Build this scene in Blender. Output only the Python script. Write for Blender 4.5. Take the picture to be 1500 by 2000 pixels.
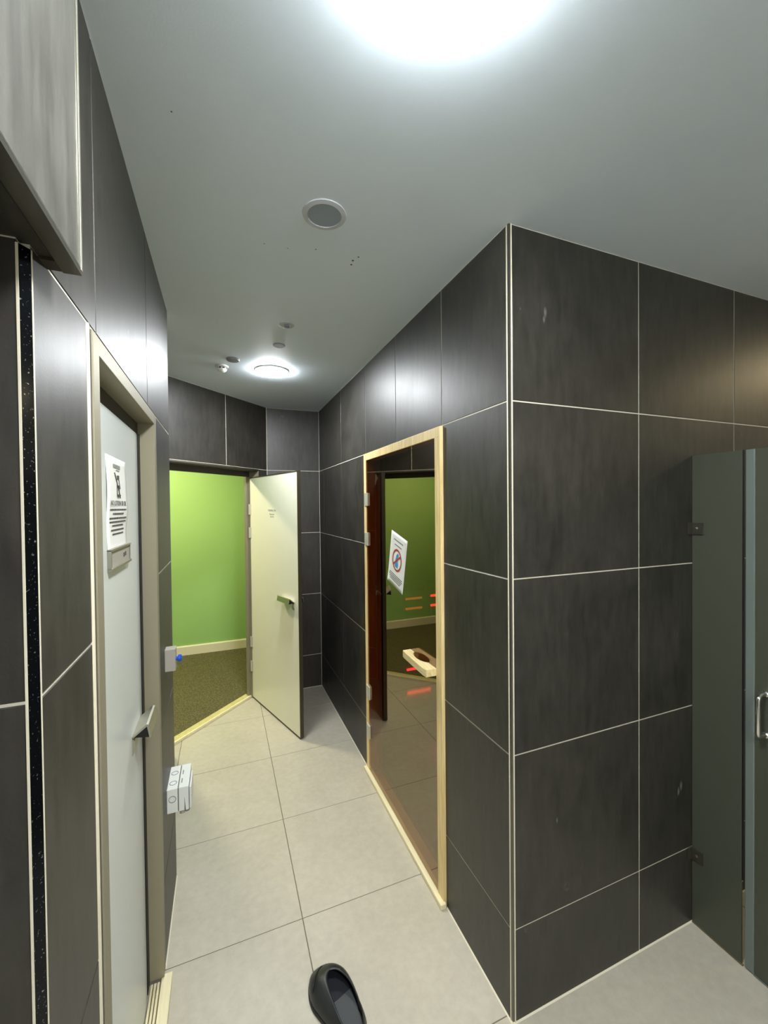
import bpy, bmesh, math, random
from mathutils import Vector, Matrix
random.seed(7)
S = bpy.context.scene
for o in list(bpy.data.objects): bpy.data.objects.remove(o)

# ------------------------------------------------------------------ camera
cam_d = bpy.data.cameras.new('camera'); cam = bpy.data.objects.new('camera', cam_d)
S.collection.objects.link(cam)
def cam_axes(yaw, pitch, roll):
    yaw, pitch, roll = map(math.radians, (yaw, pitch, roll))
    f = Vector((math.sin(yaw)*math.cos(pitch), math.cos(yaw)*math.cos(pitch), math.sin(pitch)))
    r = Vector((math.cos(yaw), -math.sin(yaw), 0)); u = r.cross(f)
    return (math.cos(roll)*r+math.sin(roll)*u, -math.sin(roll)*r+math.cos(roll)*u, f)
cr, cu, cf = cam_axes(21.51287653, -0.81733658, -0.58247796)
M = Matrix((cr, cu, -cf)).transposed().to_4x4(); M.translation = Vector((0, 0, 1.77))
cam.matrix_world = M
cam_d.sensor_fit = 'HORIZONTAL'; cam_d.sensor_width = 36; cam_d.lens = 802.5127/1500*36
cam_d.clip_start = 0.01; cam_d.clip_end = 50
S.camera = cam
# ------------------------------------------------------------------ world, exposure
w = bpy.data.worlds.new('world'); S.world = w; w.use_nodes = True
w.node_tree.nodes['Background'].inputs[0].default_value = (0, 0, 0, 1)
w.node_tree.nodes['Background'].inputs[1].default_value = 0
S.view_settings.view_transform = 'Standard'; S.view_settings.look = 'None'
S.view_settings.gamma = 1; S.view_settings.use_curve_mapping = False
S.view_settings.exposure = 2.9
LAMP_MAIN = 26.0     # emission of the round ceiling lamps (W/m2/sr, arbitrary)
LAMP_FAR = 36.0
LAMP_SHOWER = 9.0
LAMP_HALL = 34.0
COOL = (0.94, 0.98, 1.0); WARM = (1.0, 0.80, 0.45); HALL = (1.0, 0.88, 0.60)

# ------------------------------------------------------------------ materials
def lin(c):
    c = c/255
    return c/12.92 if c <= .04045 else ((c+.055)/1.055)**2.4
def rgb(r, g, b): return (lin(r), lin(g), lin(b), 1)
MAT = {}
def nodes(name):
    m = bpy.data.materials.new(name); m.use_nodes = True; MAT[name] = m
    t = m.node_tree; return m, t, t.nodes, t.links, t.nodes['Principled BSDF']
def plain(name, col, rough=.5, metal=0, bump=0, scale=200, spec=.5, var=0, vscale=8):
    m, t, N, L, b = nodes(name)
    b.inputs['Base Color'].default_value = col; b.inputs['Roughness'].default_value = rough
    b.inputs['Metallic'].default_value = metal; b.inputs['Specular IOR Level'].default_value = spec
    g = N.new('ShaderNodeNewGeometry')
    if var:
        n = N.new('ShaderNodeTexNoise'); n.inputs['Scale'].default_value = vscale; n.inputs['Detail'].default_value = 4
        L.new(g.outputs['Position'], n.inputs['Vector'])
        mx = N.new('ShaderNodeMix'); mx.data_type = 'RGBA'
        mx.inputs['A'].default_value = tuple(c*(1-var) for c in col[:3])+(1,)
        mx.inputs['B'].default_value = tuple(min(1, c*(1+var)) for c in col[:3])+(1,)
        L.new(n.outputs['Fac'], mx.inputs['Factor']); L.new(mx.outputs['Result'], b.inputs['Base Color'])
    if bump:
        n2 = N.new('ShaderNodeTexNoise'); n2.inputs['Scale'].default_value = scale; n2.inputs['Detail'].default_value = 3
        L.new(g.outputs['Position'], n2.inputs['Vector'])
        bp = N.new('ShaderNodeBump'); bp.inputs['Strength'].default_value = bump; bp.inputs['Distance'].default_value = .001
        L.new(n2.outputs['Fac'], bp.inputs['Height']); L.new(bp.outputs['Normal'], b.inputs['Normal'])
    return m
def tile_mat(name, dark, light, rough, streak, speck=False, rvar=.1, ior=1.5):
    m, t, N, L, b = nodes(name)
    g = N.new('ShaderNodeNewGeometry'); oi = N.new('ShaderNodeObjectInfo')
    off = N.new('ShaderNodeVectorMath'); off.operation = 'MULTIPLY_ADD'
    cb = N.new('ShaderNodeCombineXYZ')
    for k in range(3): L.new(oi.outputs['Random'], cb.inputs[k])
    off.inputs[1].default_value = (9, 9, 9); L.new(cb.outputs[0], off.inputs[0]); L.new(g.outputs['Position'], off.inputs[2])
    n1 = N.new('ShaderNodeTexNoise'); n1.inputs['Scale'].default_value = 3.2; n1.inputs['Detail'].default_value = 6; n1.inputs['Roughness'].default_value = .65
    L.new(off.outputs[0], n1.inputs['Vector'])
    mp = N.new('ShaderNodeMapping'); mp.inputs['Scale'].default_value = streak
    L.new(off.outputs[0], mp.inputs['Vector'])
    n2 = N.new('ShaderNodeTexNoise'); n2.inputs['Scale'].default_value = 1; n2.inputs['Detail'].default_value = 5; n2.inputs['Roughness'].default_value = .6
    L.new(mp.outputs[0], n2.inputs['Vector'])
    a = N.new('ShaderNodeMath'); a.operation = 'ADD'; L.new(n1.outputs['Fac'], a.inputs[0]); L.new(n2.outputs['Fac'], a.inputs[1])
    rp = N.new('ShaderNodeValToRGB'); rp.color_ramp.elements[0].position = .36; rp.color_ramp.elements[1].position = .64
    rp.color_ramp.elements[0].color = dark; rp.color_ramp.elements[1].color = light
    h = N.new('ShaderNodeMath'); h.operation = 'MULTIPLY'; h.inputs[1].default_value = .5; L.new(a.outputs[0], h.inputs[0])
    L.new(h.outputs[0], rp.inputs['Fac'])
    col = rp.outputs['Color']
    if speck:   # dry lime smears
        n3 = N.new('ShaderNodeTexNoise'); n3.inputs['Scale'].default_value = 7; n3.inputs['Detail'].default_value = 8; n3.inputs['Roughness'].default_value = .75
        L.new(off.outputs[0], n3.inputs['Vector'])
        r3 = N.new('ShaderNodeValToRGB'); r3.color_ramp.elements[0].position = .66; r3.color_ramp.elements[1].position = .82
        r3.color_ramp.elements[0].color = (0, 0, 0, 1); r3.color_ramp.elements[1].color = (.5, .5, .5, 1)
        L.new(n3.outputs['Fac'], r3.inputs['Fac'])
        mx = N.new('ShaderNodeMix'); mx.data_type = 'RGBA'; L.new(r3.outputs['Color'], mx.inputs['Factor'])
        L.new(col, mx.inputs['A']); mx.inputs['B'].default_value = rgb(150, 150, 140); col = mx.outputs['Result']
    if speck:
        for (x, y, z, rr) in ((1.051, 1.125, 2.435, .012), (1.045, 1.125, 2.41, .008), (1.094, 1.125, .645, .007), (1.758, 1.125, .595, .014), (1.742, 1.125, .575, .012), (.944, 1.125, 2.43, .003)):
            d = N.new('ShaderNodeVectorMath'); d.operation = 'DISTANCE'; d.inputs[1].default_value = (x*1.4, y, z*.55); sc = N.new('ShaderNodeVectorMath'); sc.operation = 'MULTIPLY'; sc.inputs[1].default_value = (1.4, 1, .55); L.new(g.outputs['Position'], sc.inputs[0]); L.new(sc.outputs[0], d.inputs[0])
            q_ = N.new('ShaderNodeMapRange'); q_.inputs['From Min'].default_value = rr; q_.inputs['From Max'].default_value = 0; q_.inputs['To Max'].default_value = .3
            L.new(d.outputs['Value'], q_.inputs['Value'])
            mk = N.new('ShaderNodeMix'); mk.data_type = 'RGBA'; L.new(q_.outputs['Result'], mk.inputs['Factor']); L.new(col, mk.inputs['A']); mk.inputs['B'].default_value = rgb(190, 190, 180)
            col = mk.outputs['Result']
    L.new(col, b.inputs['Base Color'])
    r = N.new('ShaderNodeMath'); r.operation = 'MULTIPLY_ADD'; r.inputs[1].default_value = rvar; r.inputs[2].default_value = rough-rvar*.5
    L.new(n1.outputs['Fac'], r.inputs[0]); L.new(r.outputs[0], b.inputs['Roughness'])
    b.inputs['IOR'].default_value = ior
    n4 = N.new('ShaderNodeTexNoise'); n4.inputs['Scale'].default_value = 260; n4.inputs['Detail'].default_value = 2
    L.new(g.outputs['Position'], n4.inputs['Vector'])
    bp = N.new('ShaderNodeBump'); bp.inputs['Strength'].default_value = .12; bp.inputs['Distance'].default_value = .001
    L.new(n4.outputs['Fac'], bp.inputs['Height']); L.new(bp.outputs['Normal'], b.inputs['Normal'])
    return m
def wood(name, c1, c2, scale=(6, 6, 60), rough=.5):
    m, t, N, L, b = nodes(name)
    g = N.new('ShaderNodeNewGeometry'); mp = N.new('ShaderNodeMapping'); mp.inputs['Scale'].default_value = scale
    L.new(g.outputs['Position'], mp.inputs['Vector'])
    n = N.new('ShaderNodeTexNoise'); n.inputs['Scale'].default_value = 1; n.inputs['Detail'].default_value = 5; n.inputs['Distortion'].default_value = .6
    L.new(mp.outputs[0], n.inputs['Vector'])
    rp = N.new('ShaderNodeValToRGB'); rp.color_ramp.elements[0].position = .35; rp.color_ramp.elements[1].position = .68
    rp.color_ramp.elements[0].color = c1; rp.color_ramp.elements[1].color = c2
    L.new(n.outputs['Fac'], rp.inputs['Fac']); L.new(rp.outputs['Color'], b.inputs['Base Color'])
    b.inputs['Roughness'].default_value = rough
    return m
def emit(name, col, s):
    m, t, N, L, b = nodes(name)
    b.inputs['Base Color'].default_value = (.8, .8, .8, 1)
    b.inputs['Emission Color'].default_value = (*col, 1); b.inputs['Emission Strength'].default_value = s
    return m
tile_mat('wall_tile', rgb(34, 32, 27), rgb(58, 55, 49), .46, (38, 38, 8), True, .1, 1.6)
tile_mat('bulkhead_tile', rgb(60, 59, 54), rgb(92, 91, 84), .42, (40, 40, 5))
tile_mat('floor_tile', rgb(180, 173, 155), rgb(195, 188, 170), .42, (30, 30, 30), False, .12)
plain('wall_grout', rgb(214, 208, 190), .8, bump=.3)
plain('floor_grout', rgb(112, 104, 86), .85)
plain('caulk', rgb(222, 214, 190), .5)
plain('plaster_light', rgb(225, 224, 218), .7)
plain('plaster_dark', rgb(52, 52, 50), .8)
plain('green_paint', rgb(158, 198, 116), .6, bump=.25, scale=120)
plain('skirting_paint', rgb(238, 228, 196), .45)
plain('steel', rgb(176, 172, 160), .35, 1, var=.06, vscale=30)
plain('frame_metal', rgb(150, 143, 120), .55, .3)
plain('frame_dark', rgb(70, 66, 58), .45, .4)
plain('aluminium', rgb(196, 192, 176), .33, .9)
plain('hinge_metal', rgb(206, 202, 182), .4, .35)
plain('trim_metal', rgb(120, 118, 110), .3, .9)
plain('grime', rgb(112, 96, 60), .8)
plain('chrome', rgb(225, 225, 222), .08, 1)
plain('black_rubber', rgb(16, 16, 17), .55)
plain('black_plastic', rgb(10, 10, 11), .4)
plain('seal_grey', rgb(112, 122, 116), .35, .1)
plain('white_plastic', rgb(226, 227, 220), .4)
plain('grey_plastic', rgb(172, 166, 154), .5)
plain('blue_plastic', rgb(24, 84, 200), .35)
plain('paper', rgb(236, 235, 226), .8)
plain('ink', rgb(70, 68, 62), .8)
plain('ink_grey', rgb(140, 140, 132), .8)
plain('sign_red', rgb(186, 62, 42), .6)
plain('sign_blue', rgb(66, 150, 205), .6)
plain('leaf_white', rgb(214, 219, 214), .3, var=.03, vscale=3)
plain('leaf_cream', rgb(238, 235, 216), .28, var=.02, vscale=3)
plain('leaf_back', rgb(64, 50, 38), .35)
plain('leaf_edge', rgb(84, 76, 60), .45, .5)
plain('speaker_grille', rgb(160, 170, 182), .6, .2)
plain('speaker_rim', rgb(196, 200, 206), .5)
plain('lamp_rim', rgb(232, 232, 228), .4)
plain('plate_grey', rgb(150, 152, 160), .5)
plain('clog_black', rgb(34, 36, 35), .38, bump=.3, scale=300)
plain('clog_insole', rgb(70, 73, 74), .7, bump=.6, scale=500)
plain('insole_shaded', rgb(26, 28, 36), .8)  # insole colour with the shade under the vamp painted in
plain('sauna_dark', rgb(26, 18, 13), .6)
plain('sauna_floor', rgb(42, 30, 22), .16, spec=1); MAT['sauna_floor'].node_tree.nodes['Principled BSDF'].inputs['IOR'].default_value = 1.7
plain('niche_dark', rgb(20, 21, 23), .6)
wood('pale_wood', rgb(222, 194, 130), rgb(244, 220, 162), (60, 60, 5))
wood('cream_wood', rgb(226, 214, 172), rgb(240, 230, 192), (50, 4, 50))
wood('handle_wood', rgb(214, 190, 130), rgb(240, 222, 168), (70, 6, 70))
wood('threshold_wood', rgb(196, 186, 118), rgb(214, 204, 140), (20, 20, 60))
wood('bench_wood', rgb(86, 58, 34), rgb(120, 84, 50), (4, 60, 60))
emit('lamp_glow_near', COOL, LAMP_MAIN); emit('lamp_glow_far', COOL, LAMP_FAR)
emit('lamp_glow_warm', WARM, LAMP_SHOWER); emit('lamp_glow_hall', HALL, LAMP_HALL)
emit('heater_red', (1.0, .02, .05), .75); emit('heater_low', (1.0, .015, .06), 1.7); emit('heater_dim', (1.0, .32, .10), .10)
# ceiling: matt paint with a few dead-insect marks
def ceiling_mat():
    m, t, N, L, b = nodes('ceiling_paint')
    g = N.new('ShaderNodeNewGeometry'); prev = None
    for (x, y, r) in ((.331, 1.488, .0026), (.235, 1.518, .002), (.153, 1.521, .0022), (.479, 1.534, .004), (.477, 1.507, .0045), (.49, 1.478, .0035), (-.097, 1.094, .002)):
        d = N.new('ShaderNodeVectorMath'); d.operation = 'DISTANCE'; d.inputs[1].default_value = (x, y, 2.705)
        L.new(g.outputs['Position'], d.inputs[0])
        c = N.new('ShaderNodeMath'); c.operation = 'LESS_THAN'; c.inputs[1].default_value = r; L.new(d.outputs['Value'], c.inputs[0])
        if prev:
            a = N.new('ShaderNodeMath'); a.operation = 'ADD'; L.new(prev, a.inputs[0]); L.new(c.outputs[0], a.inputs[1]); prev = a.outputs[0]
        else: prev = c.outputs[0]
    n = N.new('ShaderNodeTexNoise'); n.inputs['Scale'].default_value = 2.5; n.inputs['Detail'].default_value = 4; L.new(g.outputs['Position'], n.inputs['Vector'])
    m1 = N.new('ShaderNodeMix'); m1.data_type = 'RGBA'; m1.inputs['A'].default_value = rgb(222, 234, 243); m1.inputs['B'].default_value = rgb(228, 240, 249)
    L.new(n.outputs['Fac'], m1.inputs['Factor'])
    m2 = N.new('ShaderNodeMix'); m2.data_type = 'RGBA'; L.new(prev, m2.inputs['Factor']); L.new(m1.outputs['Result'], m2.inputs['A']); m2.inputs['B'].default_value = rgb(70, 68, 60)
    L.new(m2.outputs['Result'], b.inputs['Base Color']); b.inputs['Roughness'].default_value = .55
    n2 = N.new('ShaderNodeTexNoise'); n2.inputs['Scale'].default_value = 180; L.new(g.outputs['Position'], n2.inputs['Vector'])
    bp = N.new('ShaderNodeBump'); bp.inputs['Strength'].default_value = .15; bp.inputs['Distance'].default_value = .001
    L.new(n2.outputs['Fac'], bp.inputs['Height']); L.new(bp.outputs['Normal'], b.inputs['Normal'])
ceiling_mat()
def carpet_mat():
    m, t, N, L, b = nodes('hall_carpet')
    g = N.new('ShaderNodeNewGeometry'); n = N.new('ShaderNodeTexNoise'); n.inputs['Scale'].default_value = 130; n.inputs['Detail'].default_value = 4
    L.new(g.outputs['Position'], n.inputs['Vector'])
    rp = N.new('ShaderNodeValToRGB'); rp.color_ramp.elements[0].position = .38; rp.color_ramp.elements[1].position = .66
    rp.color_ramp.elements[0].color = rgb(66, 62, 34); rp.color_ramp.elements[1].color = rgb(116, 108, 66)
    L.new(n.outputs['Fac'], rp.inputs['Fac']); L.new(rp.outputs['Color'], b.inputs['Base Color']); b.inputs['Roughness'].default_value = .9
    bp = N.new('ShaderNodeBump'); bp.inputs['Strength'].default_value = .6; bp.inputs['Distance'].default_value = .003
    L.new(n.outputs['Fac'], bp.inputs['Height']); L.new(bp.outputs['Normal'], b.inputs['Normal'])
carpet_mat()
def glass_mats():
    # bronze-tinted reflective sauna glass
    m, t, N, L, b = nodes('tinted_glass'); N.remove(b)
    out = N['Material Output']
    fr = N.new('ShaderNodeFresnel'); fr.inputs['IOR'].default_value = 2.6
    gl = N.new('ShaderNodeBsdfGlossy'); gl.inputs['Roughness'].default_value = 0.0; gl.inputs['Color'].default_value = (.95, .84, .66, 1)
    tr = N.new('ShaderNodeBsdfTransparent'); tr.inputs['Color'].default_value = (.62, .42, .30, 1)
    mx = N.new('ShaderNodeMixShader'); gg = N.new('ShaderNodeNewGeometry'); mm = N.new('ShaderNodeMath'); mm.operation = 'MULTIPLY_ADD'; mm.inputs[1].default_value = -1; mm.inputs[2].default_value = 1
    L.new(gg.outputs['Backfacing'], mm.inputs[0]); m2 = N.new('ShaderNodeMath'); m2.operation = 'MULTIPLY'
    L.new(fr.outputs[0], m2.inputs[0]); L.new(mm.outputs[0], m2.inputs[1]); L.new(m2.outputs[0], mx.inputs[0]); L.new(tr.outputs[0], mx.inputs[1]); L.new(gl.outputs[0], mx.inputs[2])
    L.new(mx.outputs[0], out.inputs[0])
    # frosted shower glass
    m, t, N, L, b = nodes('frosted_glass')
    b.inputs['Base Color'].default_value = rgb(102, 106, 90); b.inputs['Roughness'].default_value = .42
    b.inputs['Transmission Weight'].default_value = .55; b.inputs['IOR'].default_value = 1.5
    g = N.new('ShaderNodeNewGeometry'); n = N.new('ShaderNodeTexNoise'); n.inputs['Scale'].default_value = 90; n.inputs['Detail'].default_value = 3
    L.new(g.outputs['Position'], n.inputs['Vector'])
    bp = N.new('ShaderNodeBump'); bp.inputs['Strength'].default_value = .2; bp.inputs['Distance'].default_value = .001
    L.new(n.outputs['Fac'], bp.inputs['Height']); L.new(bp.outputs['Normal'], b.inputs['Normal'])
glass_mats()
def speck_metal():
    m, t, N, L, b = nodes('speckled_trim')
    b.inputs['Metallic'].default_value = .9; b.inputs['Roughness'].default_value = .14
    g = N.new('ShaderNodeNewGeometry'); v = N.new('ShaderNodeTexNoise'); v.inputs['Scale'].default_value = 300; v.inputs['Detail'].default_value = 2
    L.new(g.outputs['Position'], v.inputs['Vector'])
    rp = N.new('ShaderNodeValToRGB'); rp.color_ramp.elements[0].position = .65; rp.color_ramp.elements[1].position = .74
    rp.color_ramp.elements[0].color = rgb(38, 41, 46); rp.color_ramp.elements[1].color = rgb(215, 215, 212)
    L.new(v.outputs['Fac'], rp.inputs['Fac']); L.new(rp.outputs['Color'], b.inputs['Base Color'])
speck_metal()

# ------------------------------------------------------------------ mesh helpers
C = S.collection
def link(name, verts, faces, mat, parent=None, smooth=False, bevel=0, seg=2):
    me = bpy.data.meshes.new(name); me.from_pydata([tuple(v) for v in verts], [], faces)
    bm = bmesh.new(); bm.from_mesh(me); bmesh.ops.remove_doubles(bm, verts=bm.verts, dist=1e-6)
    bmesh.ops.recalc_face_normals(bm, faces=bm.faces); bm.to_mesh(me); bm.free()
    me.materials.append(MAT[mat])
    if smooth:
        for p in me.polygons: p.use_smooth = True
    o = bpy.data.objects.new(name, me); C.objects.link(o)
    if parent: o.parent = parent
    if bevel:
        b = o.modifiers.new('bevel', 'BEVEL'); b.width = bevel; b.segments = seg; b.limit_method = 'ANGLE'
    return o
class MB:
    def __init__(s): s.v = []; s.f = []
    def add(s, v, f):
        k = len(s.v); s.v += [Vector(p) for p in v]; s.f += [[i+k for i in q] for q in f]; return s
    def box(s, x0, x1, y0, y1, z0, z1, F=None):
        v = [Vector((x, y, z)) for x in (x0, x1) for y in (y0, y1) for z in (z0, z1)]
        if F: v = [F @ p for p in v]
        return s.add(v, [(0, 1, 3, 2), (4, 6, 7, 5), (0, 4, 5, 1), (2, 3, 7, 6), (0, 2, 6, 4), (1, 5, 7, 3)])
    def prism(s, poly, a0, a1, F):   # poly in (p,q); extrusion along r; F maps (p,q,r)
        n = len(poly)
        v = [F @ Vector((p, q, a0)) for p, q in poly]+[F @ Vector((p, q, a1)) for p, q in poly]
        return s.add(v, [list(range(n)), list(range(n, 2*n))]+[(i, (i+1) % n, n+(i+1) % n, n+i) for i in range(n)])
    def tube(s, pts, r, n=12, cap=True):
        pts = [Vector(p) for p in pts]; k = len(s.v); up = None
        for i, p in enumerate(pts):
            d = (pts[min(i+1, len(pts)-1)]-pts[max(i-1, 0)]).normalized()
            if up is None: up = d.orthogonal().normalized()
            up = (up-d*up.dot(d)).normalized(); sd = d.cross(up); rr = r[i] if isinstance(r, (list, tuple)) else r
            for j in range(n):
                a = 2*math.pi*j/n; s.v.append(p+(up*math.cos(a)+sd*math.sin(a))*rr)
        for i in range(len(pts)-1):
            for j in range(n): s.f.append([k+i*n+j, k+i*n+(j+1) % n, k+(i+1)*n+(j+1) % n, k+(i+1)*n+j])
        if cap: s.f.append([k+j for j in range(n)]); s.f.append([k+(len(pts)-1)*n+j for j in range(n)])
        return s
    def lathe(s, prof, F, n=40):    # prof (r, h) ; F maps local with axis z
        k = len(s.v)
        for r, h in prof:
            for j in range(n):
                a = 2*math.pi*j/n; s.v.append(F @ Vector((r*math.cos(a), r*math.sin(a), h)))
        for i in range(len(prof)-1):
            for j in range(n): s.f.append([k+i*n+j, k+i*n+(j+1) % n, k+(i+1)*n+(j+1) % n, k+(i+1)*n+j])
        s.f.append([k+j for j in range(n)]); s.f.append([k+(len(prof)-1)*n+j for j in range(n)])
        return s
    def obj(s, name, mat, parent=None, **kw): return link(name, s.v, s.f, mat, parent, **kw)
def frame(o, u, v, n):
    m = Matrix((u, v, n)).transposed().to_4x4(); m.translation = Vector(o); return m
I = Matrix.Identity(4)
def struct(o): o['kind'] = 'structure'; return o
def tag(o, label, cat, group=None):
    o['label'] = label; o['category'] = cat
    if group: o['group'] = group
    return o
def empty(name, loc=(0, 0, 0), rz=0):
    e = bpy.data.objects.new(name, None); e.empty_display_size = .05; e.location = loc; e.rotation_euler = (0, 0, rz)
    C.objects.link(e); return e
def T(x, y, z): return Matrix.Translation((x, y, z))
def poly_tile(F, poly, mat, parent, thick=.007, ch=.0012, name='tile'):
    # convex polygon in (u,v) of frame F, face at n=0, chamfered edge
    n = len(poly); P = [Vector(p) for p in poly]
    area = sum(P[i].x*P[(i+1) % n].y-P[(i+1) % n].x*P[i].y for i in range(n))
    if abs(area) < 2e-4: return
    if area < 0: P.reverse()
    ins = []
    for i in range(n):
        a, b, c = P[i-1], P[i], P[(i+1) % n]
        e1 = (b-a).normalized(); e2 = (c-b).normalized()
        n1 = Vector((-e1.y, e1.x)); n2 = Vector((-e2.y, e2.x)); bis = n1+n2
        ins.append(b+bis*(ch/max(.2, bis.dot(n1))))
    c = sum(P, Vector((0, 0)))/n
    vv = [(p.x-c.x, p.y-c.y, -thick) for p in P]+[(p.x-c.x, p.y-c.y, -ch) for p in P]+[(p.x-c.x, p.y-c.y, 0) for p in ins]
    f = [list(range(n))[::-1], list(range(2*n, 3*n))]
    for k in (0, n):
        f += [(k+i, k+(i+1) % n, k+n+(i+1) % n, k+n+i) for i in range(n)]
    key = (mat, tuple(round(x, 5) for v in vv for x in v))
    me = TILES.get(key)
    if me is None:
        me = bpy.data.meshes.new(name); me.from_pydata(vv, [], f); me.materials.append(MAT[mat]); TILES[key] = me
    o = bpy.data.objects.new(name, me); C.objects.link(o); o.parent = parent
    o.matrix_local = F @ T(c.x, c.y, 0)
    return o
TILES = {}
G = .0022  # half joint
def rect_tiles(F, rows, parent, mat='wall_tile', g=G):
    # rows: (v0, v1, [list of u joints])
    for v0, v1, segs in rows:
        for us in segs:
            for a, b in zip(us[:-1], us[1:]):
                poly_tile(F, [(a+g, v0+g), (b-g, v0+g), (b-g, v1-g), (a+g, v1-g)], mat, parent)
def clip(poly, a, b, c):  # keep a*x+b*y<=c
    out = []
    for i in range(len(poly)):
        p, q = poly[i], poly[(i+1) % len(poly)]
        dp = a*p[0]+b*p[1]-c; dq = a*q[0]+b*q[1]-c
        if dp <= 0: out.append(p)
        if dp*dq < 0:
            t = dp/(dp-dq); out.append((p[0]+t*(q[0]-p[0]), p[1]+t*(q[1]-p[1])))
    return out
X3, Y3, Z3 = Vector((1, 0, 0)), Vector((0, 1, 0)), Vector((0, 0, 1))
H = 2.705; XL, XR, YC, YF = -.229, .897, 1.125, 4.0
Z = [0, .319, .919, 1.519, 2.119, H]
GR = .0016  # grout recess

# ------------------------------------------------------------------ floor
fl = MB().box(-1.7, 4.4, -1.5, 4.6, -.08, -GR).obj('floor', 'floor_grout'); struct(fl)
FF = frame((0, 0, 0), X3, Y3, Z3)
xs = [-1.52, -.915, -.31, .297, .902]; ys = [-1.27, -.665, -.06, .545, 1.152, 1.757, 2.362, 2.98, 3.60, 4.21]
g = .0017
for i in range(len(xs)-1):
    for j in range(len(ys)-1):
        p = [(xs[i]+g, ys[j]+g), (xs[i+1]-g, ys[j]+g), (xs[i+1]-g, ys[j+1]-g), (xs[i]+g, ys[j+1]-g)]
        p = clip(p, -1, 1, 3.785)
        if i >= 1 or j < 3 or True:
            if len(p) > 2: poly_tile(FF, p, 'floor_tile', fl)
for a, b in ((.902, 2.1), (2.1, 3.3), (3.3, 4.3)):
    for c, d in ((-1.3, -.66), (-.66, -.06), (-.06, .545), (.545, 1.18)):
        poly_tile(FF, [(a+g, c+g), (b-g, c+g), (b-g, d-g), (a+g, d-g)], 'floor_tile', fl)
cp = [(-2.6, 5.6), (-2.6, 1.19), (-2.56, 1.225), (1.6, 5.385), (1.6, 5.6)]
cp = [(-2.6, 5.6), (-2.6, 1.26), (.9, 4.76), (1.6, 5.46), (1.6, 5.6)]
struct(MB().prism(cp, -.07, .004, I).obj('floor_hall', 'hall_carpet'))
struct(MB().box(.99, 3.0, 1.22, 3.9, -.07, .001).obj('floor_sauna', 'sauna_floor'))

# ------------------------------------------------------------------ ceiling
struct(MB().box(-2.7, 4.5, -1.6, 5.7, H, H+.08).obj('ceiling', 'ceiling_paint'))

# ------------------------------------------------------------------ wall_left (with door opening y .945-1.745)
b = MB(); o = XL-GR
D0, D1, DT = .945, 1.745, 2.115
b.box(o-.12, o, .678, .937, 0, H).box(o-.12, o, D1, 2.192, 0, H).box(o-.12, o, .937, D1, DT, H)
wl = struct(b.obj('wall_left', 'wall_grout'))
FL = frame((XL, 0, 0), Y3, Z3, X3)
U0 = .678; D0t = .914; D1t = 1.748
rows = [(Z[k], Z[k+1], [[U0, D0t], [D1t, 2.192]]) for k in range(4)]+[(Z[4], Z[5], [[U0, .978, 1.5875, 2.192]])]
rect_tiles(FL, rows, wl)
# return of the left wall at its far end, facing the diagonal wall
we = struct(MB().box(-1.5, XL-.001, 2.07, 2.192-.002, 0, H).obj('wall_left_return', 'wall_grout'))
rect_tiles(frame((0, 2.192, 0), -X3, Z3, Y3), [(Z[k], Z[k+1], [[.229, .829, 1.45]]) for k in range(5)], we)
# niche wall facing the camera beside the left wall
wn = struct(MB().box(-1.6, XL-.012, .664+GR, .79, 0, H).obj('wall_niche', 'wall_grout'))
rect_tiles(frame((0, .664, 0), -X3, Z3, -Y3), [(Z[k], Z[k+1], [[.2386, .845, 1.5]]) for k in range(5)], wn)
# polished corner strip between them
def corner_strip(name, pts, z0, z1, mat, parent=None):
    return MB().prism(pts, z0, z1, I).obj(name, mat, parent)
tc = empty('trim_1'); struct(tc)
corner_strip('strip', [(-.2378, .6642), (-.2291, .6768), (-.2330, .6800), (-.2410, .6700)], 0, 2.112, 'speckled_trim', tc)
corner_strip('grout_line', [(-.2336, .6768), (-.2284, .6768), (-.2284, .6800), (-.2336, .6800)], 0, 2.112, 'caulk', tc)
corner_strip('grout_line', [(-.2408, .6634), (-.2378, .6634), (-.2378, .6680), (-.2408, .6680)], 0, 2.112, 'caulk', tc)

# ------------------------------------------------------------------ bulkhead over the niche
XB = -.188
wb = struct(MB().box(-1.6, XB-.004, -1.5, .728, 2.124, H).obj('wall_bulkhead', 'plaster_dark'))
FB = frame((XB, 0, 0), Y3, Z3, X3)
for a, c in ((-1.45, -.62), (-.62, .1), (.1, .7285)):
    poly_tile(FB, [(a+.001, 2.123), (c-.0025, 2.123), (c-.0025, H-.002), (a+.001, H-.002)], 'bulkhead_tile', wb, .005)
for a, c in ((-1.45, -.5), (-.5, .1), (.1, .705)):
    poly_tile(frame((0, 0, 2.119), -X3, Y3, -Z3), [(.212+.001, a), (.83, a), (.83, c-.003), (.212+.001, c-.003)], 'wall_tile', wb, .006)
MB().box(XB-.022, XB+.001, -1.5, .731, 2.114, 2.1205).obj('bottom_trim', 'trim_metal', wb)
MB().box(XB-.004, XB+.0012, -1.5, .731, 2.1205, 2.1235).obj('edge_trim', 'chrome', wb)
MB().box(XB-.004, XB+.0020, .7265, .7325, 2.1205, H).obj('corner_trim', 'aluminium', wb, bevel=.001)
MB().box(XL-.004, XB-.002, .7262, .7295, 2.119, H).obj('end_panel', 'wall_tile', wb)
MB().box(-1.0, XB-.022, .704, .731, 2.1155, 2.121).obj('end_trim', 'frame_dark', wb)

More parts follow.
